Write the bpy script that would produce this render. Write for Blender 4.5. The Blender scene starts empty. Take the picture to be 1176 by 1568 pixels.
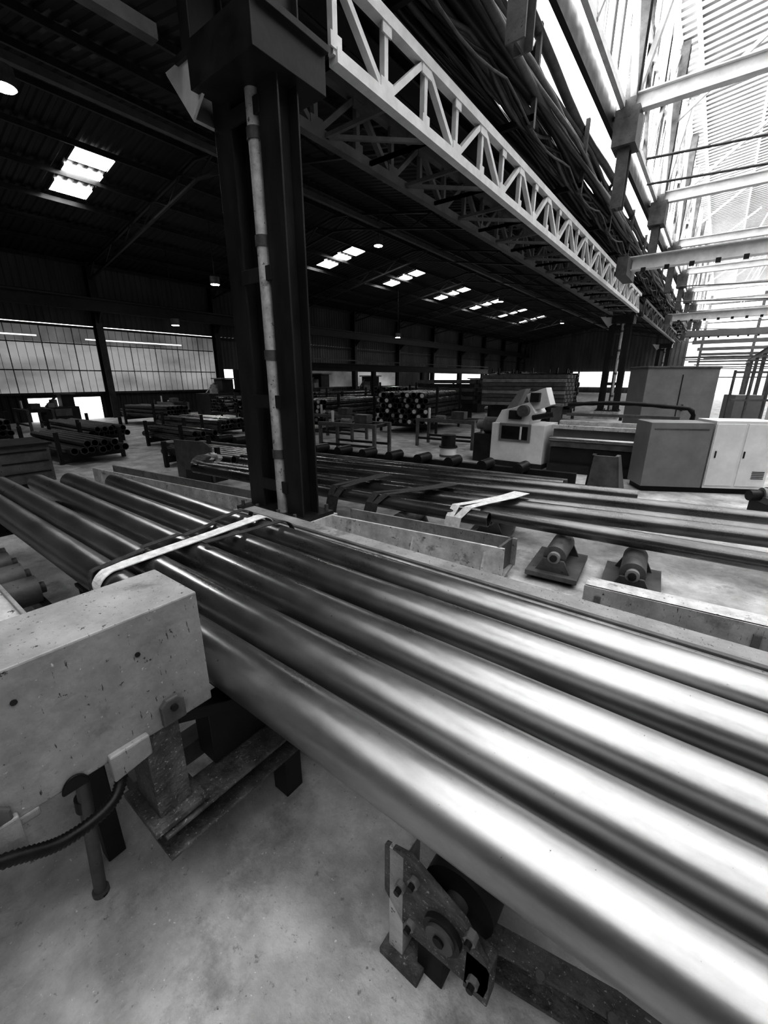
import bpy, math, random
from mathutils import Vector, Matrix
random.seed(7)
sc=bpy.context.scene

# ---------------------------------------------------------------- materials
def new_mat(name):
    m=bpy.data.materials.new(name); m.use_nodes=True
    nt=m.node_tree; nt.nodes.clear()
    out=nt.nodes.new('ShaderNodeOutputMaterial')
    return m,nt,out
def g(v): return (v,v,v,1)
def surf(name,lo,hi,rough=(.4,.6),metal=0.0,scale=6,stretch=(1,1,1),bump=.15,bscale=40,spots=None,spotscale=25,spotth=.62,detail=6,spec=.5,big=None):
    m,nt,out=new_mat(name); N=nt.nodes; L=nt.links
    b=N.new('ShaderNodeBsdfPrincipled'); L.new(b.outputs[0],out.inputs[0])
    b.inputs['Metallic'].default_value=metal
    b.inputs['Specular IOR Level'].default_value=spec
    tc=N.new('ShaderNodeTexCoord'); mp=N.new('ShaderNodeMapping'); mp.inputs['Scale'].default_value=stretch
    L.new(tc.outputs['Object'],mp.inputs[0])
    n=N.new('ShaderNodeTexNoise'); n.inputs['Scale'].default_value=scale; n.inputs['Detail'].default_value=detail; n.inputs['Roughness'].default_value=.65
    L.new(mp.outputs[0],n.inputs['Vector'])
    r=N.new('ShaderNodeValToRGB'); r.color_ramp.elements[0].position=.32; r.color_ramp.elements[1].position=.68
    r.color_ramp.elements[0].color=g(lo); r.color_ramp.elements[1].color=g(hi)
    L.new(n.outputs[0],r.inputs[0])
    col=r.outputs[0]
    def overlay(col,scale,th,val,w=.04,det=5,st=None):
        n2=N.new('ShaderNodeTexNoise'); n2.inputs['Scale'].default_value=scale; n2.inputs['Detail'].default_value=det; n2.inputs['Roughness'].default_value=.7
        src=tc.outputs['Object']
        if st:
            m2=N.new('ShaderNodeMapping'); m2.inputs['Scale'].default_value=st; m2.inputs['Location'].default_value=(3.1,1.7,.4); L.new(src,m2.inputs[0]); src=m2.outputs[0]
        L.new(src,n2.inputs['Vector'])
        r2=N.new('ShaderNodeValToRGB'); r2.color_ramp.elements[0].position=th; r2.color_ramp.elements[1].position=th+w
        L.new(n2.outputs[0],r2.inputs[0])
        mx=N.new('ShaderNodeMixRGB'); L.new(r2.outputs[0],mx.inputs[0]); L.new(col,mx.inputs[1]); mx.inputs[2].default_value=g(val)
        return mx.outputs[0]
    if spots is not None: col=overlay(col,spotscale,spotth,spots)
    if big: 
        for a in big: col=overlay(col,*a)
    L.new(col,b.inputs['Base Color'])
    mr=N.new('ShaderNodeMapRange'); mr.inputs[1].default_value=.3; mr.inputs[2].default_value=.7; mr.inputs[3].default_value=rough[0]; mr.inputs[4].default_value=rough[1]
    L.new(n.outputs[0],mr.inputs[0]); L.new(mr.outputs[0],b.inputs['Roughness'])
    n3=N.new('ShaderNodeTexNoise'); n3.inputs['Scale'].default_value=bscale; n3.inputs['Detail'].default_value=6
    L.new(mp.outputs[0],n3.inputs['Vector'])
    bp=N.new('ShaderNodeBump'); bp.inputs['Strength'].default_value=bump; bp.inputs['Distance'].default_value=.01
    L.new(n3.outputs[0],bp.inputs['Height']); L.new(bp.outputs[0],b.inputs['Normal'])
    return m
def emis(name,val,strength,var=.2,scale=.6,stretch=(1,1,1)):
    m,nt,out=new_mat(name); N=nt.nodes; L=nt.links
    e=N.new('ShaderNodeEmission'); L.new(e.outputs[0],out.inputs[0])
    tc=N.new('ShaderNodeTexCoord'); mp=N.new('ShaderNodeMapping'); mp.inputs['Scale'].default_value=stretch
    L.new(tc.outputs['Object'],mp.inputs[0])
    n=N.new('ShaderNodeTexNoise'); n.inputs['Scale'].default_value=scale; n.inputs['Detail'].default_value=5
    L.new(mp.outputs[0],n.inputs['Vector'])
    r=N.new('ShaderNodeValToRGB'); r.color_ramp.elements[0].position=.35; r.color_ramp.elements[1].position=.62
    r.color_ramp.elements[0].color=g(val*(1-var)); r.color_ramp.elements[1].color=g(val)
    L.new(n.outputs[0],r.inputs[0]); L.new(r.outputs[0],e.inputs[0]); e.inputs[1].default_value=strength
    return m
M={}
M['floor']=surf('concrete_floor',.32,.70,(.5,.8),scale=2.2,bump=.6,bscale=35,spots=.78,spotscale=55,spotth=.655,detail=14,big=[(28,.61,.22,.10,10),(2.6,.54,.22,.22,9),(70,.66,.1,.05,6)])
M['pipe']=surf('mill_steel_pipe',.25,.42,(.24,.38),metal=.85,scale=4,stretch=(.35,1.0,1.0),bump=.05,bscale=26,big=[(9,.67,.12,.05,8,(.5,1.5,1.5)),(7,.67,.55,.06,8,(.3,2.2,2.2)),(40,.69,.08,.04,5)])
M['pipe2']=surf('dark_steel_pipe',.15,.28,(.22,.38),metal=.8,scale=4,stretch=(.25,1,1),bump=.04,bscale=20)
M['paint']=surf('worn_light_paint',.25,.42,(.4,.65),scale=4,bump=.35,bscale=30,spots=.05,spotscale=22,spotth=.635,detail=12,big=[(50,.65,.6,.05,6),(3.5,.57,.15,.15,9),(12,.64,.07,.03,4,(6,6,1))])
M['paintw']=surf('chalky_white_paint',.42,.68,(.5,.7),scale=7,bump=.3,bscale=30,spots=.12,spotscale=18,spotth=.62,detail=10,big=[(5,.58,.25,.1,8)])
M['dark']=surf('dark_painted_steel',.02,.05,(.3,.5),scale=4,bump=.12,bscale=20,spots=.10,spotscale=30,spotth=.72)
M['coldark']=surf('column_dark_paint',.028,.065,(.28,.45),scale=4,stretch=(1,1,.3),bump=.12,bscale=20,spots=.25,spotscale=35,spotth=.70)
M['black']=surf('plain_black',.006,.02,(.35,.6),scale=4,bump=.1)  # general black, also used for pipe bores, cables and panels
M['mid']=surf('mid_gray_steel',.10,.20,(.35,.6),scale=5,bump=.2,spots=.03,spotscale=20,spotth=.64)
M['rough']=surf('crusted_steel',.07,.22,(.5,.8),scale=12,bump=.9,bscale=60,spots=.42,spotscale=80,spotth=.60)
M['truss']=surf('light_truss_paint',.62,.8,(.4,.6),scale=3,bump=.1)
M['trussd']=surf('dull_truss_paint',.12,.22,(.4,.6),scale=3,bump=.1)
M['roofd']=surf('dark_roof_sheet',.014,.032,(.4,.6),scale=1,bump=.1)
M['wall']=surf('gray_wall_sheet',.09,.2,(.5,.7),scale=.7,stretch=(1,1,.3),bump=.1)
M['cab']=surf('machine_enamel_gray',.24,.30,(.35,.5),scale=3,bump=.04)
M['white']=surf('machine_enamel_white',.68,.78,(.3,.45),scale=3,bump=.04)
M['strap']=surf('lifting_strap_web',.55,.8,(.7,.9),scale=20,bump=.3,bscale=120)
M['strapd']=surf('dark_strap_web',.05,.12,(.7,.9),scale=20,bump=.3,bscale=120)
M['rub']=surf('rubber_hose',.01,.03,(.35,.5),scale=8,bump=.1)
M['sky']=emis('translucent_roof_sheet',1,2.8,.35,.35,(1,.4,1))
M['cler']=emis('clerestory_glazing',1,3.4,.3,.5)
M['endw']=emis('translucent_end_sheet',1,1.3,.45,.5)
M['skyl']=emis('skylight_panel',1,8.0,.1,1)
M['wwin']=emis('translucent_wall_sheet',.5,.38,.5,.35,(1,.7,1.6))
M['wwin2']=emis('translucent_wall_bright',.8,1.0,.3,.6)
M['wdim']=emis('translucent_wall_dim',.5,.22,.5,.4)
M['lamp']=emis('lamp_glow',1,60,.0,1)

# ---------------------------------------------------------------- builder
class B:
    def __init__(s): s.v=[];s.f=[];s.m=[];s.sm=[];s.mats=[]
    def mi(s,k):
        if k not in s.mats: s.mats.append(k)
        return s.mats.index(k)
    def add(s,vs,fs,k,smooth=False):
        o=len(s.v); s.v+= [tuple(v) for v in vs]; i=s.mi(k)
        for f in fs: s.f.append(tuple(o+a for a in f)); s.m.append(i); s.sm.append(smooth)
        return s
    def box(s,c,d,k,rz=0,R=None):
        hx,hy,hz=d[0]/2,d[1]/2,d[2]/2
        if R is None: R=Matrix.Rotation(rz,3,'Z')
        c=Vector(c)
        vs=[c+R@Vector((x*hx,y*hy,z*hz)) for z in(-1,1) for y in(-1,1) for x in(-1,1)]
        return s.add(vs,[(0,2,3,1),(4,5,7,6),(0,1,5,4),(2,6,7,3),(0,4,6,2),(1,3,7,5)],k)
    def frame(s,p1,p2,up=(0,0,1)):
        p1=Vector(p1);p2=Vector(p2);d=(p2-p1);L=d.length;d.normalize();up=Vector(up)
        if abs(d.dot(up))>.99: up=Vector((0,1,0))
        a=d.cross(up).normalized(); u=a.cross(d).normalized()
        return p1,p2,d,a,u,L
    def prof(s,p1,p2,pts,k,up=(0,0,1),caps=True,smooth=False):
        p1,p2,d,a,u,L=s.frame(p1,p2,up); n=len(pts)
        vs=[p+a*x+u*y for p in(p1,p2) for x,y in pts]
        fs=[(i,(i+1)%n,n+(i+1)%n,n+i) for i in range(n)]
        s.add(vs,fs,k,smooth)
        if caps: s.add(vs,[tuple(range(n))[::-1],tuple(range(n,2*n))],k)
        return s
    def bar(s,p1,p2,w,h,k,up=(0,0,1)):
        return s.prof(p1,p2,[(-w/2,-h/2),(w/2,-h/2),(w/2,h/2),(-w/2,h/2)],k,up)
    def ibeam(s,p1,p2,w,h,t,k,up=(0,0,1)):
        s.prof(p1,p2,[(-w/2,h/2-t),(w/2,h/2-t),(w/2,h/2),(-w/2,h/2)],k,up)
        s.prof(p1,p2,[(-w/2,-h/2),(w/2,-h/2),(w/2,-h/2+t),(-w/2,-h/2+t)],k,up)
        return s.prof(p1,p2,[(-t/2,-h/2+t),(t/2,-h/2+t),(t/2,h/2-t),(-t/2,h/2-t)],k,up)
    def chan(s,p1,p2,w,h,t,k,up=(0,0,1)):
        return s.prof(p1,p2,[(-w/2,-h/2),(w/2,-h/2),(w/2,-h/2+t),(-w/2+t,-h/2+t),(-w/2+t,h/2-t),(w/2,h/2-t),(w/2,h/2),(-w/2,h/2)],k,up)
    def cyl(s,p1,p2,r,k,n=24,caps=True):
        pts=[(r*math.cos(2*math.pi*i/n),r*math.sin(2*math.pi*i/n)) for i in range(n)]
        s.prof(p1,p2,pts,k,caps=False,smooth=True)
        if caps:
            p1,p2,d,a,u,L=s.frame(p1,p2)
            for p,rev in((p1,True),(p2,False)):
                vs=[p+a*x+u*y for x,y in pts]; f=tuple(range(n)); s.add(vs,[f[::-1] if rev else f],k)
        return s
    def tube(s,p1,p2,r,ri,k,n=40):
        P1,P2,d,a,u,L=s.frame(p1,p2)
        cs=[(math.cos(2*math.pi*i/n),math.sin(2*math.pi*i/n)) for i in range(n)]
        s.prof(p1,p2,[(r*x,r*y) for x,y in cs],k,caps=False,smooth=True)
        s.prof(p2,p1,[(ri*x,ri*y) for x,y in cs],'black',caps=False,smooth=True)  # bore coloured black, darker than the outer steel
        for p in(P1,P2):
            vs=[p+a*x*r+u*y*r for x,y in cs]+[p+a*x*ri+u*y*ri for x,y in cs]
            s.add(vs,[(i,(i+1)%n,n+(i+1)%n,n+i) for i in range(n)],k)
        return s
    def plate(s,pts,nrm,t,k):
        n=Vector(nrm).normalized()*t/2; pts=[Vector(p) for p in pts]; c=len(pts)
        vs=[p-n for p in pts]+[p+n for p in pts]
        fs=[tuple(range(c))[::-1],tuple(range(c,2*c))]+[(i,(i+1)%c,c+(i+1)%c,c+i) for i in range(c)]
        return s.add(vs,fs,k)
    def sweep(s,path,r,k,n=10):
        path=[Vector(p) for p in path]
        rings=[]
        for i,p in enumerate(path):
            d=(path[min(i+1,len(path)-1)]-path[max(i-1,0)]).normalized()
            up=Vector((0,0,1)) if abs(d.z)<.9 else Vector((0,1,0))
            a=d.cross(up).normalized();u=a.cross(d)
            rr=r(i) if callable(r) else r
            rings.append([p+a*rr*math.cos(2*math.pi*j/n)+u*rr*math.sin(2*math.pi*j/n) for j in range(n)])
        vs=[v for R in rings for v in R]
        fs=[(i*n+j,i*n+(j+1)%n,(i+1)*n+(j+1)%n,(i+1)*n+j) for i in range(len(path)-1) for j in range(n)]
        return s.add(vs,fs,k,True)
    def ribbon(s,path,w,k,t=.006):
        path=[Vector(p) for p in path]; w=Vector(w)/2
        vs=[];n=len(path)
        for i,p in enumerate(path):
            d=(path[min(i+1,n-1)]-path[max(i-1,0)]).normalized(); nn=d.cross(w.normalized())*t
            vs+= [p-w,p+w,p+w+nn,p-w+nn]
        fs=[]
        for i in range(n-1):
            for j in range(4): fs.append((i*4+j,i*4+(j+1)%4,(i+1)*4+(j+1)%4,(i+1)*4+j))
        return s.add(vs,fs,k)
    def corr(s,o,u,v,pitch,dep,nrm,k):
        o=Vector(o);u=Vector(u);v=Vector(v);n=Vector(nrm)
        L=u.length; c=max(1,int(round(L/pitch))); uu=u/c; P=[]
        for i in range(c):
            for fr,dd in((0,0),(.35,0),(.5,1),(.85,1)): P.append(o+uu*(i+fr)+n*dep*dd)
        P.append(o+u)
        m=len(P); return s.add(P+[p+v for p in P],[(i,i+1,m+i+1,m+i) for i in range(m-1)],k)
    def obj(s,name,bevel=0):
        me=bpy.data.meshes.new(name)
        V=[Vector(v) for v in s.v]
        c=Vector([(min(v[i] for v in V)+max(v[i] for v in V))/2 for i in range(3)])
        me.from_pydata([tuple(v-c) for v in V],[],s.f)
        for k in s.mats: me.materials.append(M[k])
        me.polygons.foreach_set('material_index',s.m); me.polygons.foreach_set('use_smooth',s.sm)
        me.update()
        o=bpy.data.objects.new(name,me); o.location=c; sc.collection.objects.link(o)
        if bevel:
            b=o.modifiers.new('bevel','BEVEL'); b.width=bevel; b.segments=2; b.limit_method='ANGLE'; b.angle_limit=math.radians(50)
        return o

# ---------------------------------------------------------------- shell
XW=-26.0; XC=-4.0; XR=13.0; Y0=-10; Y1=72
EAVE=7.4; RIDGE=9.3; XRG=-15
b=B(); b.box(((XW+XR)/2-3,(Y0+Y1)/2,-.1),(XR-XW+12,Y1-Y0+8,.2),'floor'); b.obj('floor')

FR=[3+6.6*i for i in range(-2,11)]
b=B()
def wallseg(y0,y1,z0,z1,k): b.corr((XW,y0,z0),(0,y1-y0,0),(0,0,z1-z0),.28,.035,(1,0,0),k)
wallseg(Y0,Y1,4.55,EAVE,'wall')
wallseg(Y0,16.2,1.3,3.7,'wwin'); wallseg(Y0,16.2,3.7,4.45,'wdim')
wallseg(16.2,Y1,2.6,4.55,'wall')
wallseg(Y0,6.1,0,1.3,'roofd'); wallseg(9.2,Y1,0,1.3,'roofd'); wallseg(6.1,9.2,1.1,1.3,'roofd')
for i,(a,c) in enumerate([(16.2,17.4),(17.4,22.8),(22.8,29.4),(29.4,36),(36,42.6),(42.6,Y1)]):
    wallseg(a,c,1.3,2.6,['wwin2','roofd','wdim','wwin','wall','wwin2'][i])
y=Y0
i=0
while y<16: b.box((XW+.05,y,2.85),(.03,.035 if i%4==0 else .010,3.1),'cab'); y+=.33; i+=1
for z in (1.3,4.45,5.9): b.box((XW+.12,(Y0+Y1)/2,z),(.1,Y1-Y0,.1),'dark')
b.box((XW+.12,3,3.65),(.06,26,.05),'mid'); b.box((XW+.12,3,2.4),(.06,26,.05),'mid')
for z,a,c in ((3.95,-9,7),(4.15,-9,3.5),(3.9,9,14)): b.box((XW+.1,(a+c)/2,z),(.03,c-a,.06),'wwin2')
for y in FR: b.ibeam((XW+.35,y,0),(XW+.35,y,EAVE),.3,.45,.03,'dark',up=(1,0,0))
b.obj('wall_left')
b=B(); b.ibeam((XW+.9,Y0+.2,5.45),(XW+.9,Y1-.2,5.45),.3,.55,.04,'dark')
b.box((XW+.9,31,5.75),(.08,80,.05),'mid')
for y in FR: b.plate([(XW+.5,y,5.15),(XW+1.1,y,5.15),(XW+.5,y,4.6)],(0,1,0),.06,'dark')
b.obj('crane_runway_beam')
b=B()
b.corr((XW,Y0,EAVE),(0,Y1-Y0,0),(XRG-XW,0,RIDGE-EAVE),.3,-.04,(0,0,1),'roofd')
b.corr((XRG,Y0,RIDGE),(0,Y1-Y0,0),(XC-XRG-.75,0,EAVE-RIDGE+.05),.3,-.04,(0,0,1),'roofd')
b.obj('ceiling')
def rz(x): return EAVE+(RIDGE-EAVE)*(1-abs(x-XRG)/11.0)
b=B()
for i in range(0,12):
    x=XW+.4+i*1.75
    b.bar((x,Y0,rz(x)-.16),(x,Y1,rz(x)-.16),.07,.16,'coldark')
b.bar((-12.5,Y0,rz(-12.5)-.75),(-12.5,Y1,rz(-12.5)-.75),.16,.16,'trussd')
b.obj('roof_purlins')
b=B()
for y in FR:
    xs=[XW+.3+i*(XC-XW-1.1)/20 for i in range(21)]
    top=[(x,y,rz(x)-.28) for x in xs]
    bot=[(x,y,rz(x)-.83) for x in xs]
    for i in range(20):
        b.bar(top[i],top[i+1],.09,.08,'coldark'); b.bar(bot[i],bot[i+1],.09,.08,'coldark')
        b.bar(top[i] if i%2 else bot[i], bot[i+1] if i%2 else top[i+1],.05,.05,'coldark')
b.obj('roof_trusses')
for y in [7.3,20.2,26.6,33.5,40,46.6,53]:
    b=B()
    for j in range(3):
        x0=-20.0+j*1.05; x1=x0+.75
        b.plate([(x0,y-.55,rz(x0)-.06),(x1,y-.55,rz(x1)-.06),(x1,y+.55,rz(x1)-.06),(x0,y+.55,rz(x0)-.06)],(0,0,1),.02,'skyl')
        for yy in(y-.6,y+.6): b.bar((x0,yy,rz(x0)-.08),(x1,yy,rz(x1)-.08),.06,.06,'dark')
    b.obj('skylight')
b=B(); 
b.corr((XW,Y1,0),(XC-XW,0,0),(0,0,RIDGE),.5,-.05,(0,1,0),'wall')
b.box((-12,Y1-.15,1.9),(12,.05,2.2),'wwin2')
b.corr((XC,Y1,0),(XR-XC,0,0),(0,0,14),.5,-.05,(0,1,0),'endw')
for z in (2.2,4.4,6.6,8.8,11): b.box((4.5,Y1-.2,z),(17,.1,.14),'mid')
for x in (-2.5,2.7,8): b.box((x,Y1-.3,6),(.3,.2,12),'mid')
b.obj('wall_far')
b=B(); b.corr((XW,Y0,0),(XR-XW,0,0),(0,0,12),.5,.05,(0,1,0),'wall'); b.obj('wall_near')
b=B(); b.corr((XR,Y0,0),(0,Y1-Y0,0),(0,0,14.2),.3,-.04,(1,0,0),'wall')
b.obj('wall_right')
# bright bay
XCL=-3.0; ZC0=8.0; ZC1=12.3
rc=random.Random(11)
b=B()
b.add([(XCL,Y0,ZC0),(XCL,Y1,ZC0),(XCL,Y1,ZC1),(XCL,Y0,ZC1)],[(0,1,2,3)],'cler')
b.box((XCL-.1,(Y0+Y1)/2,ZC0-.2),(.1,Y1-Y0,.5),'dark')
for i in range(int((Y1-Y0)/3.3)):
    y=Y0+.1+i*3.3; b.box((XCL+.08,y,(ZC0+ZC1)/2),(.1,.16,ZC1-ZC0),'truss')
    if i%3!=1: b.bar((XCL+.1,y,ZC0),(XCL+.1,y+3.3,ZC1),.06,.12,'cab',up=(1,0,0))
    else: b.bar((XCL+.1,y+3.3,ZC0),(XCL+.1,y,ZC1),.06,.10,'mid',up=(1,0,0))
    for k in range(14):
        yy=y+.25+rc.random()*2.8; z0=ZC0+rc.random()*1.8; b.box((XCL+.06,yy,z0+1.1),(.02,.04+rc.random()*.16,2.2),['trussd','cab','truss'][k%3])
for z in (8.0,10.1,12.2): b.box((XCL+.1,(Y0+Y1)/2,z),(.1,Y1-Y0,.14),'truss')
b.obj('window_1')
b=B()
def brz(x): return ZC1+ (x-XCL)*.12
b.add([(XCL,Y0,brz(XCL)),(XR,Y0,brz(XR)),(XR,Y1,brz(XR)),(XCL,Y1,brz(XCL))],[(0,1,2,3)],'sky')
y=Y0
while y<Y1:
    b.bar((XCL,y,brz(XCL)-.05),(XR,y,brz(XR)-.05),.15,.06,'cab'); y+=.36
for i in range(9):
    x=XCL+.6+i*1.9; b.bar((x,Y0,brz(x)-.18),(x,Y1,brz(x)-.18),.1,.18,'truss')
b.obj('ceiling_skylight_bay')
for y in [-.2+6.6*i for i in range(0,10)]:
    b=B()
    b.ibeam((XCL-.1,y,8.0),(XR-.1,y,8.0),.22,.34,.03,'truss')
    b.ibeam((XCL+.25,y,5.95),(XCL+.25,y,12.2),.25,.3,.03,'mid',up=(0,1,0))
    b.bar((XCL+.3,y,8.0),(XCL+.3,y+3.3,12.1),.12,.12,'cab')
    b.bar((XCL+.3,y+6.6,8.0),(XCL+.3,y+3.3,12.1),.12,.12,'truss')
    b.bar((XCL+.2,y,10.1),(XCL+3.2,y,12.4),.1,.12,'truss')
    b.box((XCL+.25,y,7.5),(.5,.6,.7),'mid')
    for k in range(1,5):
        x=XCL+k*3.2; b.bar((x,y,8.1),(x+(1.5 if k%2 else -1.5),y,brz(x)-.2),.07,.07,'truss')
    b.obj('roof_cross_beam')
for yy,zz,kk in((16.2,5.35,'truss'),(31,5.35,'truss'),(44,5.35,'cab')):
    b=B(); b.ibeam((XCL+.0,yy,zz),(XR-.3,yy,zz),.3,.38,.03,kk)
    for i in range(24): b.box((XCL+.6+i*.6,yy-.2,zz-.23),(.12,.06,.12),'dark')
    b.box((XCL+.1,yy,zz-.15),(.3,1.4,.5),'mid')
    b.obj('overhead_crane_bridge')
b=B()
for x,z,y0,y1 in((4.5,4.4,22,60),(7.5,5.0,20,60),(2.0,3.6,28,60)):
    b.ibeam((x,y0,z),(x,y1,z),.2,.3,.03,'mid')
    yy=y0+1
    while yy<y1: b.ibeam((x,yy,0),(x,yy,z-.15),.2,.2,.02,'mid',up=(0,1,0)); yy+=6.6
for y in (24,30,37,45,53):
    b.bar((-1.5,y,3.9),(9,y,3.9),.12,.2,'cab'); b.bar((-1.5,y,2.9),(9,y,2.9),.08,.08,'mid')
b.obj('mezzanine_frame')
b=B()
for y,z0,z1 in [(10,8.9,9.3),(15,7.6,7.9),(15.6,7.2,7.5),(22,6.6,6.9),(30,6.8,7.0),(28,5.8,5.9),(36,6.2,6.5),(45,5.9,6.1),(24,7.2,7.0)]:
    pts=[(XCL+.4+i*1.55,y+.05*i,z0+(z1-z0)*i/10-.35*math.sin(math.pi*i/10)) for i in range(11)]
    b.sweep(pts,.03,'mid',6)
b.obj('overhead_service_cables')

# ---------------------------------------------------------------- lattice girders
def lattice(x,z0,z1,y0,y1,k,pan=1.0,wid=.12):
    b=B()
    b.bar((x,y0,z0),(x,y1,z0),wid,.12,k); b.bar((x,y0,z1),(x,y1,z1),wid,.12,k)
    n=int((y1-y0)/pan); p=(y1-y0)/n
    for i in range(n):
        a=y0+i*p
        b.bar((x,a,z0),(x,a,z1),.07,.07,k,up=(0,1,0))
        if i%2: b.bar((x,a,z0),(x,a+p,z1),.07,.08,k,up=(1,0,0))
        else: b.bar((x,a,z1),(x,a+p,z0),.07,.08,k,up=(1,0,0))
        s=.16 if i%2 else .1
        b.box((x+.04,a,z0+.1),(.02,s+.06,.12),k); b.box((x+.04,a,z1-.1),(.02,.32-s,.12),k)
    return b
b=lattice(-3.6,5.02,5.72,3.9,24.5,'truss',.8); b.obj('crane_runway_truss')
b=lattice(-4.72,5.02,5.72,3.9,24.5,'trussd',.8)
n=22
for i in range(n):
    y=3.95+i*.92
    b.bar((-4.68,y,5.02),(-3.68,y+.92 if i%2 else y,5.02),.05,.05,'trussd')
    b.bar((-4.68,y,5.02),(-3.68,y,5.02),.05,.05,'trussd')
b.obj('crane_runway_truss')
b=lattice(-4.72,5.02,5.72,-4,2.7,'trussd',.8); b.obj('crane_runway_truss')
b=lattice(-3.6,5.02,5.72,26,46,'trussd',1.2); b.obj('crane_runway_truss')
b=B(); b.ibeam((-4.2,3.9,5.95),(-4.2,60,5.95),.3,.2,.03,'dark'); b.box((-4.2,32,6.08),(.07,56,.07),'mid'); b.obj('crane_rail_beam')

# utilities bundle above the girder
b=B()
rnd=random.Random(3)
for i in range(52):
    x=-4.55+rnd.random()*1.3; z=6.3+rnd.random()*1.15*(1 if x>-4 else .75); r=rnd.choice([.025,.03,.04,.05,.07,.09])
    pts=[(x+.06*math.sin(j*.9+i),1+j*1.2,z-.08*abs(math.sin(j*.65+i))) for j in range(50)]
    b.sweep(pts,r,rnd.choice(['dark','mid','coldark','dark','trussd']),8)
for i in range(12):
    x=-3.38-.08*i; pts=[]
    for j in range(110):
        t=j*.5; pts.append((x,1+t,6.35+.1*i-(.25+.05*(i%5))*abs(math.sin(t*math.pi/3.3+i*.4))))
    b.sweep(pts,.02+.008*(i%3),'black' if i%2 else 'mid',6)
for i in range(17):
    y=2+i*3.3
    b.bar((-4.7,y,6.25),(-3.32,y,6.25),.08,.1,'dark'); b.bar((-4.7,y,6.9),(-3.32,y,6.9),.06,.08,'mid')
    b.bar((-3.35,y,6.1),(-3.35,y,7.5),.08,.08,'mid',up=(0,1,0)); b.bar((-4.66,y,6.1),(-4.66,y,7.1),.08,.08,'dark',up=(0,1,0))
    b.bar((-3.35,y,7.4),(-4.66,y+1.6,6.3),.06,.06,'dark')
b.obj('overhead_pipe_bundle')

# ---------------------------------------------------------------- columns
def column(x,y):
    b=B()
    for sx in(-.36,.36):
        b.ibeam((x+sx,y,.42),(x+sx,y,4.95),.28,.26,.022,'coldark',up=(0,1,0))
    for z in(.75,1.75,3.05,4.45):
        b.box((x,y-.13,z),(.5,.03,.14),'coldark'); b.box((x,y+.13,z),(.5,.03,.14),'coldark')
    b.box((x,y,.40),(1.15,.62,.05),'coldark')
    b.box((x,y,.19),(1.2,.7,.38),'paintw')
    for dx in(-.5,-.2,.2,.5):
        for dy in(-.26,.26): b.cyl((x+dx,y+dy,.42),(x+dx,y+dy,.5),.022,'mid',8)
    b.cyl((x+.11,y-.10,.4),(x+.11,y-.10,4.9),.07,'paintw',16)
    b.cyl((x+.0,y+.06,.4),(x+.0,y+.06,4.9),.03,'trussd',12)
    for z in (1.1,2.2,3.3,4.2): b.cyl((x+.11,y-.10,z),(x+.11,y-.10,z+.1),.082,'mid',16)
    b.box((x,y,4.94),(1.3,.8,.06),'coldark')
    b.box((x+.12,y-.02,4.78),(.95,.85,.36),'dark')
    b.plate([(x-.9,y-.35,4.95),(x-.5,y-.35,4.45),(x-.3,y-.35,4.6),(x-.2,y-.35,4.95)],(0,1,0),.03,'truss')
    b.plate([(x-.9,y+.3,4.95),(x-.5,y+.3,4.45),(x-.3,y+.3,4.6),(x-.2,y+.3,4.95)],(0,1,0),.03,'mid')
    b.plate([(x-.9,y-.35,4.95),(x-.5,y-.35,4.45),(x-.5,y+.3,4.45),(x-.9,y+.3,4.95)],(1,0,1),.03,'truss')
    for sx in(-.58,.5):
        b.ibeam((x+sx,y-.1,4.97),(x+sx,y-.1,5.8),.16,.4,.02,'coldark',up=(0,1,0))
    b.obj('crane_column',.004)
column(-4.12,3.3); column(-4.35,25.2); column(-4.35,47)

# ---------------------------------------------------------------- near pipe bundle
def pipe(x0,x1,y,z,r,k='pipe',rot=0,xr=None,name='steel_pipe'):
    xr=x0 if xr is None else xr
    s=math.tan(rot)
    b=B(); b.tube((x0,y+(x0-xr)*s,z),(x1,y+(x1-xr)*s,z),r,r*.86,k,64); b.obj(name)
PZ=.9; R=.1
NP=[(.765,-6.05,0,.099),(.995,-5.95,.2,.101),(1.26,-5.8,-.15,.098),(1.54,-5.6,.3,.1),(1.81,-5.2,0,.094)]
for y,xl,rr,r_ in NP: pipe(xl,3.2,y,PZ-.104+r_,r_,'pipe',math.radians(rr),-1)
def arc(cy,cz,r,a0,a1,n=8): return [(cy+r*math.cos(math.radians(a0+(a1-a0)*i/n)),cz+r*math.sin(math.radians(a0+(a1-a0)*i/n))) for i in range(n+1)]
path=arc(.765,PZ,R+.012,200,95)+arc(.99,PZ,R+.012,95,88,2)+arc(1.25,PZ,R+.010,92,88,2)+arc(1.53,PZ,R+.010,92,88,2)+arc(1.81,PZ,R+.012,90,-20)
b=B(); b.ribbon([(-2.45-.10*(p[0]-.7),p[0],p[1]) for p in path],(.095,0,0),'strap')
b.ribbon([(-2.53-.22*(p[0]-.7)+.03*math.sin(i),p[0],p[1]+.006) for i,p in enumerate(path)],(.05,0,0),'strapd')
b.ribbon([(-2.36+.10*(p[0]-1.5),p[0],p[1]+.012) for i,p in enumerate(path[14:])],(.05,0,0),'strapd')
b.obj('lifting_strap')
b=B(); b.box((-.1,2.19,.80),(6.6,.34,.02),'paint'); 
for yy in(2.03,2.35): b.box((-.1,yy,.72),(6.6,.02,.14),'mid')
b.box((-.1,2.19,.64),(6.6,.3,.02),'mid'); b.box((-.1,2.19,.815),(6.6,.03,.02),'mid')
for x in(-3.2,-1.2,.8,2.6): b.box((x,2.19,.32),(.16,.2,.64),'dark')
b.obj('conveyor_side_beam',.004)
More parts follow.
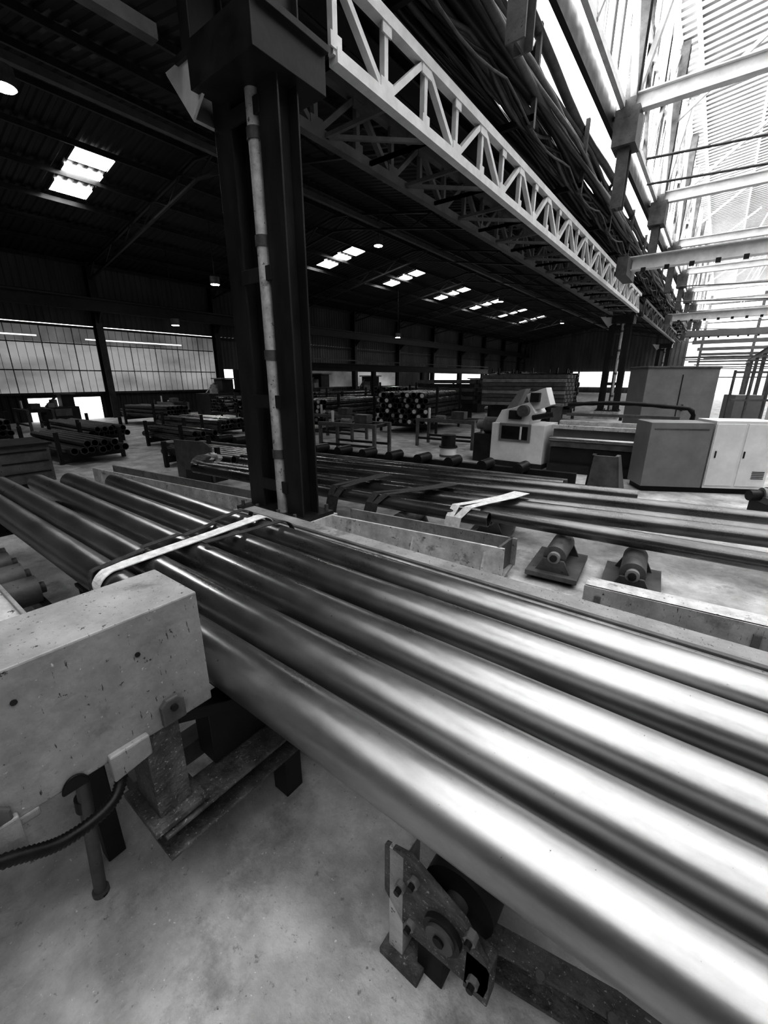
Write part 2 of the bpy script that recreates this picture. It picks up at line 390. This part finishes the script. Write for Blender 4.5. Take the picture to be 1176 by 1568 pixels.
for x in(-5.1,-2.9,.75,2.3):
    b=B(); b.ibeam((x,.70,.69),(x,1.96,.69),.14,.18,.02,'dark')
    for y in(1.62,1.85): b.box((x,y,.30),(.12,.12,.6),'dark'); b.box((x,y,.01),(.2,.2,.02),'dark')
    b.obj('pipe_support_stand')
# big box beam end, foreground left
b=B()
x0,x1,y0,y1,z0,z1=-1.60,-1.30,-1.6,.635,.85,1.30
b.box(((x0+x1)/2,(y0+y1)/2,(z0+z1)/2),(x1-x0,y1-y0,z1-z0),'paint')
b.box(((x0+x1)/2+.003,(y0+y1)/2-.28,z0-.01),(x1-x0,y1-y0-.5,.03),'paint')
b.plate([(x1+.006,.28,.78),(x1+.006,.40,.80),(x1+.006,.40,.88),(x1+.006,.28,.88)],(1,0,0),.03,'paint')
b.plate([(x1+.006,-.02,.75),(x1+.006,.06,.76),(x1+.006,.06,.88),(x1+.006,-.02,.88)],(1,0,0),.03,'paint')
b.plate([(x1+.007,.45,.86),(x1+.007,.53,.86),(x1+.007,.53,.94),(x1+.007,.51,.96),(x1+.007,.47,.96),(x1+.007,.45,.94)],(1,0,0),.02,'mid')
b.plate([(x1+.007,-.03,.83),(x1+.007,.05,.83),(x1+.007,.05,.91),(x1+.007,.03,.93),(x1+.007,-.01,.93),(x1+.007,-.03,.91)],(1,0,0),.02,'mid')
b.cyl((x1+.01,.49,.925),(x1+.028,.49,.925),.012,'dark',12)
b.cyl((x1+.01,.01,.895),(x1+.028,.01,.895),.012,'dark',12)
b.plate([(x1+.004,.19+.036*math.cos(math.pi*i/12),.836+.05*math.sin(math.pi*i/12)) for i in range(13)],(1,0,0),.012,'black')  # black half-disc: the notch's dark recess is put in as colour
b.cyl((x1-.01,.42,1.17),(x1+.004,.42,1.17),.008,'dark',10); b.cyl((x1-.01,.12,1.2),(x1+.004,.12,1.2),.008,'dark',10)
b.obj('carriage_box_beam',.008)
b=B()
b.box((-1.40,.45,.65),(.17,.12,.40),'rough'); b.box((-1.40,.45,.465),(.26,.2,.025),'rough')
b.chan((-1.34,.38,.38),(-1.34,1.98,.38),.16,.12,.014,'rough')
b.box((-1.62,1.1,.40),(.1,1.4,.1),'mid'); b.bar((-1.42,.5,.8),(-1.42,1.3,.44),.08,.05,'dark')
for y in(1.0,1.75): b.box((-1.38,y,.16),(.1,.1,.32),'dark')
b.box((-1.45,1.15,.58),(.12,1.0,.26),'dark'); b.box((-1.45,1.3,.74),(.5,1.1,.05),'dark')
b.obj('carriage_leg_frame',.004)
b=B(); b.cyl((-1.62,.22,.02),(-1.5,.25,.83),.022,'mid',16); b.cyl((-1.62,.22,0),(-1.62,.22,.02),.03,'mid',16)
b.cyl((-1.56,.235,.5),(-1.55,.237,.56),.028,'dark',16); b.obj('support_rod')
b=B(); hp=[]
ctrl=[(-1.26,-.45,1.0),(-1.255,-.2,.90),(-1.255,.0,.80),(-1.26,.13,.725),(-1.29,.27,.72),(-1.36,.34,.80)]
for i in range(len(ctrl)-1):
    for j in range(26):
        t=j/26; p0=Vector(ctrl[max(i-1,0)]);p1=Vector(ctrl[i]);p2=Vector(ctrl[i+1]);p3=Vector(ctrl[min(i+2,len(ctrl)-1)])
        hp.append(.5*((2*p1)+(-p0+p2)*t+(2*p0-5*p1+4*p2-p3)*t*t+(-p0+3*p1-3*p2+p3)*t**3))
b.sweep(hp,lambda i:.020 if i%2 else .016,'rub',12); b.obj('hydraulic_hose')

# near roller stand (low, under the bundle)
b=B()
b.chan((-.56,.90,.12),(2.2,1.40,.12),.08,.16,.012,'rough')
b.box((-.55,.84,.28),(.06,.10,.50),'paintw'); b.box((-.52,.84,.015),(.16,.16,.03),'rough')
b.plate([(-.60,.80,.52),(-.50,.80,.55),(-.30,.80,.46),(-.20,.80,.32),(-.22,.80,.20),(-.50,.80,.18),(-.60,.80,.3)],(0,1,0),.02,'rough')
b.box((-.42,.85,.10),(.10,.08,.2),'black')
b.cyl((-.366,.83,.36),(-.366,1.5,.36),.04,'mid',24); b.cyl((-.366,.88,.36),(-.366,1.5,.36),.125,'dark',40)
b.cyl((-.366,.77,.35),(-.366,.83,.35),.065,'dark',32); b.cyl((-.366,.758,.35),(-.366,.77,.35),.048,'mid',28); b.cyl((-.366,.75,.35),(-.366,.76,.35),.018,'black',18)
for dx,dz in((-.11,.12),(.11,-.10),(-.12,-.10),(.09,.08),(-.16,.05)):
    b.cyl((-.366+dx,.772,.35+dz),(-.366+dx,.80,.35+dz),.02,'cab',6); b.cyl((-.366+dx,.755,.35+dz),(-.366+dx,.775,.35+dz),.011,'dark',12)
b.box((-.25,.82,.26),(.08,.06,.18),'rough')
for i in range(10): b.cyl((-.1+i*.2,.94+i*.036,.2),(-.1+i*.2,.94+i*.036,.215),.015,'mid',8)
b.obj('roller_stand',.003)

# left short rollers
b=B()
for i in range(8):
    x=-5.9+i*.34
    b.cyl((x,.25,.60),(x,.62,.60),.10,'mid',24); b.cyl((x,.2,.60),(x,.66,.60),.04,'mid',16); b.cyl((x,.18,.60),(x,.25,.60),.075,'cab',24)
b.bar((-6.1,.22,.48),(-3.3,.22,.48),.05,.16,'dark'); b.bar((-6.1,.62,.46),(-3.3,.62,.46),.05,.12,'dark')
for x in(-5.8,-3.5):
    for y in(.22,.62): b.box((x,y,.2),(.08,.08,.4),'dark')
b.obj('roller_conveyor')
b=B(); b.box((-2.5,.02,.86),(1.7,.72,.02),'paintw')
for y in(-.33,.37): b.box((-2.5,y,.83),(1.7,.02,.12),'paint')
for x in(-3.3,-1.75):
    for y in(-.3,.32): b.box((x,y,.42),(.07,.07,.84),'dark')
b.obj('drip_tray_table',.004)

# ---------------------------------------------------------------- middle ground
rot=math.radians(6.8)
def ln(x,x0,y0,r): return y0+(x-x0)*math.tan(r)
b=B()
def trough(xa,xb,y,x0):
    p=lambda x,dy,z:(x,ln(x,x0,y,rot)+dy,z)
    b.bar(p(xa,0,.26),p(xb,0,.26),.03,.30,'paintw'); b.bar(p(xa,.34,.26),p(xb,.34,.26),.03,.30,'paint')
    b.bar(p(xa,.17,.10),p(xb,.17,.10),.36,.03,'paint')
    b.bar(p(xb-.06,0,.27),p(xb-.06,.36,.27),.03,.28,'mid')
    x=xa+.3
    while x<xb: 
        b.plate([p(x,-.10,.06),p(x,-.01,.06),p(x,-.01,.36)],(1,0,0),.02,'paintw'); b.box(p(x,.17,.045),(.1,.34,.09),'mid'); x+=.8
trough(-3.45,-1.36,3.74,-1.36); b.obj('steel_trough')
b=B(); trough(-9.0,-4.85,3.74,-1.36); b.obj('steel_trough')
LX=-7.2
pipe(LX,-1.78,4.30,.47,.085,'pipe2',math.radians(5),-1.85)
pipe(-1.95,4.5,4.50,.47,.085,'pipe2',math.radians(4.5),-1.85)
pipe(LX,4.5,4.98,.45,.09,'pipe2',math.radians(10.5),-2.18)
pipe(LX,4.5,5.20,.45,.085,'pipe2',math.radians(10.7),-2.18)
pipe(LX,4.5,5.72,.45,.08,'pipe2',math.radians(11.2),-2.5)
pipe(LX,-.6,6.25,.45,.08,'pipe2',math.radians(10.5),-2.5)
pipe(-7.5,-1.6,6.5,.45,.07,'pipe2',math.radians(9),-2.5)
def roller_unit(x,y,rz_=.08,L=.5):
    b=B(); c,s=math.cos(rz_),math.sin(rz_)
    def P(dx,dy,z): return (x+dx*c-dy*s,y+dx*s+dy*c,z)
    b.cyl(P(0,0,.26),P(0,L,.26),.11,'mid',32); b.cyl(P(0,-.05,.26),P(0,L+.05,.26),.06,'paint',24)
    b.cyl(P(0,-.07,.26),P(0,-.05,.26),.035,'dark',20)
    for dy in(-.03,L+.03):
        b.plate([P(-.17,dy,.1),P(.17,dy,.1),P(.10,dy,.24),P(-.10,dy,.24)],(-s,c,0),.03,'mid')
    b.box(P(0,L/2,.08),(.5,L+.25,.05),'mid',rz_); b.box(P(0,L/2,.03),(.4,L+.1,.06),'dark',rz_)
    b.obj('roller_unit',.003)
roller_unit(-1.0,4.2); roller_unit(-.3,4.22); roller_unit(-2.9,4.12)
for x,y in((-2.0,4.9),(-5.5,4.2),(-3.6,5.5)): roller_unit(x,y,.18,.45)
b=B(); 
b.bar((-.62,3.82,.11),(4,4.20,.11),.03,.22,'paint'); b.bar((-.62,3.92,.21),(4,4.30,.21),.2,.02,'paintw')
b.bar((-.62,3.93,.02),(4,4.31,.02),.22,.03,'mid')
for x in(-.5,.6,1.7,2.8): b.box((x,3.84+(x+.62)*.082,.07),(.05,.1,.14),'mid')
b.obj('roller_bench_frame')
b=B()
for i,(y,z) in enumerate(((7.1,.28),(7.7,.28))):
    b.bar((-11,y-1.0,z),(-1.7,y+.2,z),.12,.22,'dark' if i else 'mid')
for i in range(13):
    x=-10.5+i*.66; y=7.25-1+ (x+11)*.129+.02
    b.cyl((x,y-.0,.44),(x+.0,y+.42,.44),.10,'dark',20); b.box((x,y+.2,.16),(.14,.6,.3),'dark')
b.obj('roller_table')
b=B(); b.plate([(-1.35,6.9,.0),(-.85,7.0,0),(-.98,6.97,.9),(-1.28,6.91,.9)],(-.2,1,0),.05,'mid')
b.plate([(-1.35,6.9,.0),(-1.35,7.5,0),(-1.30,7.1,.9),(-1.28,6.91,.9)],(1,0,0),.05,'dark')
b.plate([(-.85,7.0,.0),(-.85,7.6,0),(-.98,7.18,.9),(-.98,6.97,.9)],(1,0,0),.05,'mid')
b.box((-1.1,7.2,.02),(.8,.8,.04),'mid',.2); b.obj('stop_bracket')
def loop(x,y,z,k,w=.1,sx=.35):
    b=B()
    for s in(-1,1):
        pts=[(x-sx*.2,y-.20,z-.22),(x-sx*.15,y-.14,z+.0),(x+s*.03,y-.04,z+.12),(x+sx*.4,y+.25,z+.13),(x+sx*.8,y+.62,z+.13),(x+sx,y+.95,z+.13)]
        b.ribbon([(p[0]+s*.05,p[1],p[2]) for p in pts],(w,0,0),k)
    b.obj('lifting_strap')
loop(-2.1,4.30,.47,'strap'); loop(-3.9,4.12,.47,'strapd',sx=.1); loop(-3.2,4.18,.47,'strapd',sx=.5)
b=B()
for i in range(9):
    a=i*.7; pts=[(-6.9+.25*math.cos(a+j*.5)+.02*j,3.85+.12*math.sin(a+j*.8),.68+.09*math.sin(j*.7+i)) for j in range(7)]
    b.ribbon(pts,(.05,.05,.0),'strap')
b.obj('rag_heap')

# CNC machine
b=B()
mx,my=-3.5,10.2
b.box((mx,my,.55),(1.25,1.0,.9),'white'); b.box((mx,my,.06),(1.3,1.05,.12),'dark')
b.box((mx-.05,my-.51,.80),(.75,.03,.42),'cab'); b.box((mx-.05,my-.53,.80),(.62,.02,.3),'black')
b.box((mx+.1,my-.54,.8),(.05,.02,.3),'white')
b.plate([(mx-.62,my,.95),(mx+.2,my,.95),(mx+.35,my,1.25),(mx+.2,my,1.5),(mx-.2,my,1.35),(mx-.45,my,1.3)],(0,1,0),.8,'white')
b.plate([(mx-.5,my,1.2),(mx-.15,my,1.75),(mx-.0,my,1.78),(mx-.2,my,1.3)],(0,1,0),.35,'cab')
b.box((mx+.35,my-.1,1.55),(.45,.4,.4),'white',R=Matrix.Rotation(-.35,3,'Y'))
b.cyl((mx+.1,my-.35,1.3),(mx+.1,my-.55,1.3),.13,'mid'); b.cyl((mx+.3,my-.4,1.15),(mx+.75,my-.4,1.25),.06,'dark')
b.box((mx-.1,my-.43,1.2),(.3,.06,.2),'dark'); b.box((mx+.3,my-.35,1.6),(.2,.14,.2),'dark')
b.cyl((mx-.62,my-.1,.9),(mx-.95,my-.1,.9),.2,'mid',32); b.cyl((mx-.95,my-.1,.9),(mx-1.15,my-.1,.9),.12,'cab',32)
b.box((mx-.9,my,.35),(.5,.7,.7),'dark')
b.obj('pipe_threading_machine',.015)
b=B(); s0=mx+.72; e0=-.1; f=lambda dy,q: my+dy+q*(e0-s0)/7.3
b.bar((s0,my+.1,.85),(e0,f(.1,.7),.85),.7,.18,'cab'); b.bar((s0,my-.1,.62),(e0,f(-.1,.7),.62),.6,.14,'mid')
b.bar((s0,my,.35),(e0,f(0,.7),.35),.65,.35,'dark'); b.bar((s0,my-.3,.98),(e0,f(-.3,.7),.98),.1,.08,'paintw')
b.cyl((s0,my-.38,.72),(e0,f(-.38,.7),.72),.06,'pipe',20); b.bar((s0,my+.3,1.02),(e0,f(.3,.7),1.02),.12,.1,'paintw')
b.bar((s0,my-.1,.09),(e0,f(-.1,.7),.09),.8,.18,'dark')
b.obj('lathe_bed')
b=B(); pts=[(mx+.8+i*.17,my+.5+.02*i,1.42+.06*math.sin(i*.25)) for i in range(0,14)]
pts+=[(mx+3.05+.18*math.sin(a),my+.8,1.24+.18*math.cos(a)) for a in (.4,.9,1.4,1.9)]
b.sweep(pts,lambda i:.05 if i%2 else .04,'black',8)
b.bar((mx+.8,my+.5,1.2),(mx+3,my+.85,1.2),.1,.06,'mid')
for x in(.9,1.9,2.9): b.box((mx+x,my+.5+x*.15,1.14),(.06,.06,.1),'mid')
b.obj('cable_drag_chain')
b=B(); a=math.radians(29); ca=Vector((math.cos(a),math.sin(a),0)); ni=Vector((-math.sin(a),math.cos(a),0))
o=Vector((-.80,8.9,0))
def C(u,w,z): return o+ca*u+ni*w+Vector((0,0,z))
b.box(C(.52,.3,.68),(1.02,.6,1.16),'cab',a); b.box(C(1.56,.3,.70),(1.0,.6,1.2),'white',a); b.box(C(1.05,.3,.05),(2.0,.52,.1),'black',a)
b.box(C(1.3,-.005,.7),(.46,.02,1.1),'white',a); b.box(C(1.8,-.005,.7),(.46,.02,1.1),'white',a)
for u in(1.14,1.6,):
    b.box(C(u,-.02,.72),(.02,.02,.12),'dark',a)
b.box(C(.52,-.006,1.15),(.9,.01,.02),'mid',a)
for i in range(5): b.box(C(1.9,-.02,.3+i*.03),(.2,.012,.012),'dark',a)
b.obj('control_cabinet',.01)
b=B(); a2=math.radians(33); c2=Vector((-.95,13.5,0))
b.box((c2.x,c2.y,1.25),(1.7,.9,2.0),'cab',a2); b.box((c2.x,c2.y,.12),(1.6,.8,.24),'dark',a2)
b.box((c2.x,c2.y,2.27),(1.75,.95,.05),'mid',a2)
nf=Vector((math.sin(a2),-math.cos(a2),0)); b.box(c2+nf*.46+Vector((0,0,1.2)),(.02,.02,1.8),'dark',a2)
b.box(c2+nf*.47+Vector((.1,0.05,1.3)),(.04,.04,.16),'dark',a2)
b.obj('machine_enclosure',.01)
b=B()
for k in range(6): b.cyl((.3+k*.35,13.6+.2*k,0),(.3+k*.35,13.6+.2*k,2.2),.03,'mid',8)
for z in(.9,1.5,2.15): b.bar((.3,13.6,z),(2.05,14.6,z),.04,.05,'mid')
b.box((.6,14.7,.8),(.6,.6,1.6),'cab',.4); b.box((1.6,15.4,.7),(.6,.6,1.4),'white',.4)
b.obj('machine_guard_rail')
b=B()
b.box((1.05,8.5,.25),(.5,.4,.1),'mid',.5); b.cyl((.85,8.4,.3),(1.3,8.6,.3),.12,'cab',24); b.cyl((.7,8.3,.3),(.85,8.4,.3),.08,'dark',20)
b.box((1.1,8.5,.1),(.6,.4,.2),'dark',.5); b.cyl((1.2,8.55,.4),(1.2,8.55,.75),.04,'mid'); b.cyl((1.2,8.55,.72),(1.2,8.55,.78),.1,'dark')
for i in range(5): b.cyl((.9+i*.08,8.42+i*.035,.3),(.92+i*.08,8.43+i*.035,.3),.13,'mid',24)
b.obj('pump_motor')
b=B(); b.cyl((-4.9,9.0,.0),(-4.9,9.0,.42),.2,'white',28); b.cyl((-4.9,9.0,.42),(-4.9,9.0,.46),.22,'dark',28); b.cyl((-4.9,9.0,.2),(-4.9,9.0,.25),.206,'mid',28); b.cyl((-4.9,9.0,.46),(-4.9,9.0,.72),.17,'dark',28); b.obj('oil_drum')
def stack(cx,cy,L,rows,n,r,k,ang,name='pipe_stack',z0=.35,caps=False):
    b=B(); d=Vector((math.cos(ang),math.sin(ang),0)); a=Vector((-math.sin(ang),math.cos(ang),0))
    for j in range(rows):
        for i in range(n-(j%2)):
            if random.random()<.12 and j==rows-1: continue
            c=Vector((cx,cy,0))+a*((i-(n-1)/2+.5*(j%2))*2*r)+Vector((0,0,z0+r+j*r*1.74))
            jit=random.uniform(-.2,.2)
            b.tube(c-d*(L/2+jit),c+d*(L/2+jit),r*.98,r*.8,k,12)
            if caps and (i*7+j*3)%5<2: b.cyl(c-d*(L/2+jit+.01),c-d*(L/2+jit-.02),r*.7,'white',10)
    for u in(-L*.35,L*.35):
        c=Vector((cx,cy,0))+d*u
        b.bar(c-a*(n*r+.1)+Vector((0,0,z0-.07)),c+a*(n*r+.1)+Vector((0,0,z0-.07)),.12,.14,'dark')
        for s in(-1,1): b.bar(c+a*s*(n*r+.08),c+a*s*(n*r+.08)+Vector((0,0,z0+.2+rows*r*1.8)),.08,.08,'dark',up=tuple(d))
    b.obj(name)
stack(-9.6,15.2,4.0,6,10,.11,'pipe2',math.radians(100),caps=True)
stack(-7.6,22.6,4,9,9,.12,'pipe2',math.radians(4))
stack(-13.6,21,5,7,12,.1,'pipe2',math.radians(85))
stack(-12.6,13.5,3.6,5,8,.1,'pipe2',math.radians(95),caps=True)
stack(-8.5,28,4,9,12,.12,'pipe2',math.radians(92),caps=True)
stack(-12,33,5,10,12,.12,'pipe2',math.radians(88))
for x,y,L,rr,n,a in ((-15.8,9.0,3.6,2,9,4),(-12.8,6.6,2.8,2,6,2),(-17.2,5.4,4,2,6,1),(-20.5,9.4,3,3,8,10),(-16.4,13.0,3.0,5,9,88),(-20,14,3,5,8,85),(-13.6,3.9,3.5,2,7,3),(-18.8,2.6,4,3,8,2),(-17.5,18.5,4,6,9,80),(-21,19.5,4,5,8,80),(-9.2,5.4,2.6,1,6,8)):
    stack(x,y,L,rr,n,.09,'pipe2',math.radians(a),'pipe_rack',z0=.25 if rr<3 else .35)
b=B()
for j in range(8):
    for i in range(9): b.bar((-8.3,18.2+i*.17,.97+j*.16),(-4.9,18.4+i*.17+.3,.97+j*.16),.15,.14,'mid' if (i+j)%3 else 'paint')
for x in(-7.9,-6.6,-5.3):
    b.box((x,19,.43),(.15,1.7,.86),'dark')
for j in range(6):
    for i in range(6): b.bar((-11.6,18.0+i*.17,.97+j*.18),(-8.8,18.1+i*.17+.2,.97+j*.18),.15,.15,'mid' if (i+2*j)%4 else 'dark')
for x in(-11.2,-9.3): b.box((x,18.5,.43),(.15,1.3,.86),'dark')
b.obj('square_tube_stack')
for x,y,r_ in((-7.9,9.0,.12),(-6.3,11.6,.1),(-10.2,10.8,.05),(-22.5,11.2,0),(-10.4,8.3,.1),(-13.2,10.9,0),(-21.8,5.2,0)):
    b=B()
    Rm=Matrix.Rotation(r_,3,'Z'); O=Vector((x,y,0))
    def Q(dx,dy,z): return O+Rm@Vector((dx,dy,z))
    for sx in(-1,1):
        for sy in(-1,1): b.box(Q(sx*.9,sy*.4,.4),(.08,.08,.8),'mid',r_)
    for sy in(-1,1): b.box(Q(0,sy*.4,.8),(1.9,.1,.1),'mid',r_); b.box(Q(0,sy*.4,.25),(1.8,.06,.06),'dark',r_)
    for i in range(5): b.box(Q(-.8+i*.4,0,.78),(.07,.8,.08),'dark',r_)
    b.box(Q(.3,0,.95),(.4,.3,.22),'mid',r_); b.cyl(Q(-.5,.1,.84),Q(-.2,.1,.84),.08,'cab',16); b.cyl(Q(-.6,-.2,.84),Q(-.6,-.2,1.15),.04,'white',10)
    b.obj('steel_work_table')
b=B(); b.plate([(-8.75,4.3,.02),(-7.65,4.45,.02),(-7.65,4.45,.72),(-7.85,4.42,.82),(-8.75,4.3,.8)],(-.1,1,0),.04,'mid'); b.box((-8.15,4.55,.1),(.9,.4,.2),'dark',.1); b.box((-8.45,4.55,.4),(.08,.4,.6),'dark',.1); b.obj('steel_guard_plate')
b=B(); b.box((-10.6,2.1,.45),(1.1,.8,.7),'mid'); b.box((-10.6,2.1,.05),(1.0,.7,.1),'dark'); b.box((-10.6,2.1,.82),(1.2,.9,.04),'dark')
for z in(.3,.5,.7): b.box((-10.04,2.1,z),(.02,.7,.02),'black')
b.obj('tool_chest')
for x,y,s in((-23.6,6.6,.8),(-22.6,2.0,.9),(-23.3,14.4,1.2),(-23.8,18.5,1.1),(-14.8,16.4,.7),(-24,23,1.4),(-19.5,23.5,1.3),(-12.2,25.5,1.2),(-24,-.5,1.1)):
    b=B(); b.box((x,y,.5*s),(1.2*s,1.6*s,1.0*s),'dark'); b.box((x,y+.4*s,1.2*s),(.7*s,.6*s,.9*s),'dark'); b.cyl((x+.3*s,y-.3*s,1.0*s),(x+.3*s,y-.3*s,1.4*s),.18*s,'mid'); b.box((x+.62*s,y,.7*s),(.03,.8*s,.4*s),'mid')
    b.cyl((x,y-.6*s,1.0*s),(x,y-.1*s,1.5*s),.05,'mid'); b.box((x,y+.4*s,1.68*s),(.9*s,.8*s,.06),'mid'); b.box((x+.5*s,y-.5*s,1.1*s),(.2*s,.3*s,.25*s),'cab'); b.obj('machine_tool',.01)
b=B()
b.ibeam((-15.2,11,2.55),(-15.2,34,2.55),.25,.35,.03,'dark'); b.bar((-15.2,11,2.9),(-15.2,34,2.9),.06,.06,'mid')
for y in(11.2,19,24,29,33.8): b.ibeam((-15.2,y,0),(-15.2,y,2.4),.2,.2,.02,'dark',up=(1,0,0))
b.obj('monorail_frame')
def lamp(x,y,z,pw=120):
    b=B(); b.cyl((x,y,z),(x,y,z+.3),.2,'mid',24); b.cyl((x,y,z-.02),(x,y,z),.17,'lamp',24); b.cyl((x,y,z+.3),(x,y,rz(x)-.02),.02,'dark',8); o=b.obj('high_bay_lamp')
    ld=bpy.data.lights.new('lamp_light','SPOT'); ld.energy=pw; ld.spot_size=math.radians(150); ld.spot_blend=.5; ld.shadow_soft_size=.15
    lo=bpy.data.objects.new('lamp_light',ld); sc.collection.objects.link(lo); lo.parent=o; lo.location=Vector((x,y,z-.08))-o.location
for x,y,z in((-12.8,16.4,7.5),(-14,32.8,7.5),(-14,49,7.5),(-18.6,12,6.0),(-11.2,3.4,7.0),(-22.5,12,4.6),(-20,28,5)): lamp(x,y,z)

# ---------------------------------------------------------------- world
w=bpy.data.worlds.new('World'); sc.world=w; w.use_nodes=True
w.node_tree.nodes['Background'].inputs[0].default_value=(1,1,1,1); w.node_tree.nodes['Background'].inputs[1].default_value=1.2

# ---------------------------------------------------------------- camera
cd=bpy.data.cameras.new('camera'); cam=bpy.data.objects.new('camera',cd); sc.collection.objects.link(cam)
cd.sensor_fit='VERTICAL'; cd.sensor_height=36; cd.lens=36*640/1568; cd.clip_start=.02; cd.clip_end=300
cam.location=(0,0,2)
p=math.radians(17.68); yaw=math.radians(37.3)
cam.rotation_euler=(math.pi/2-p,0,yaw)
sc.camera=cam
sc.view_settings.view_transform='Standard'
sc.view_settings.look='None'
sc.view_settings.exposure=1.4
sc.view_settings.gamma=.63
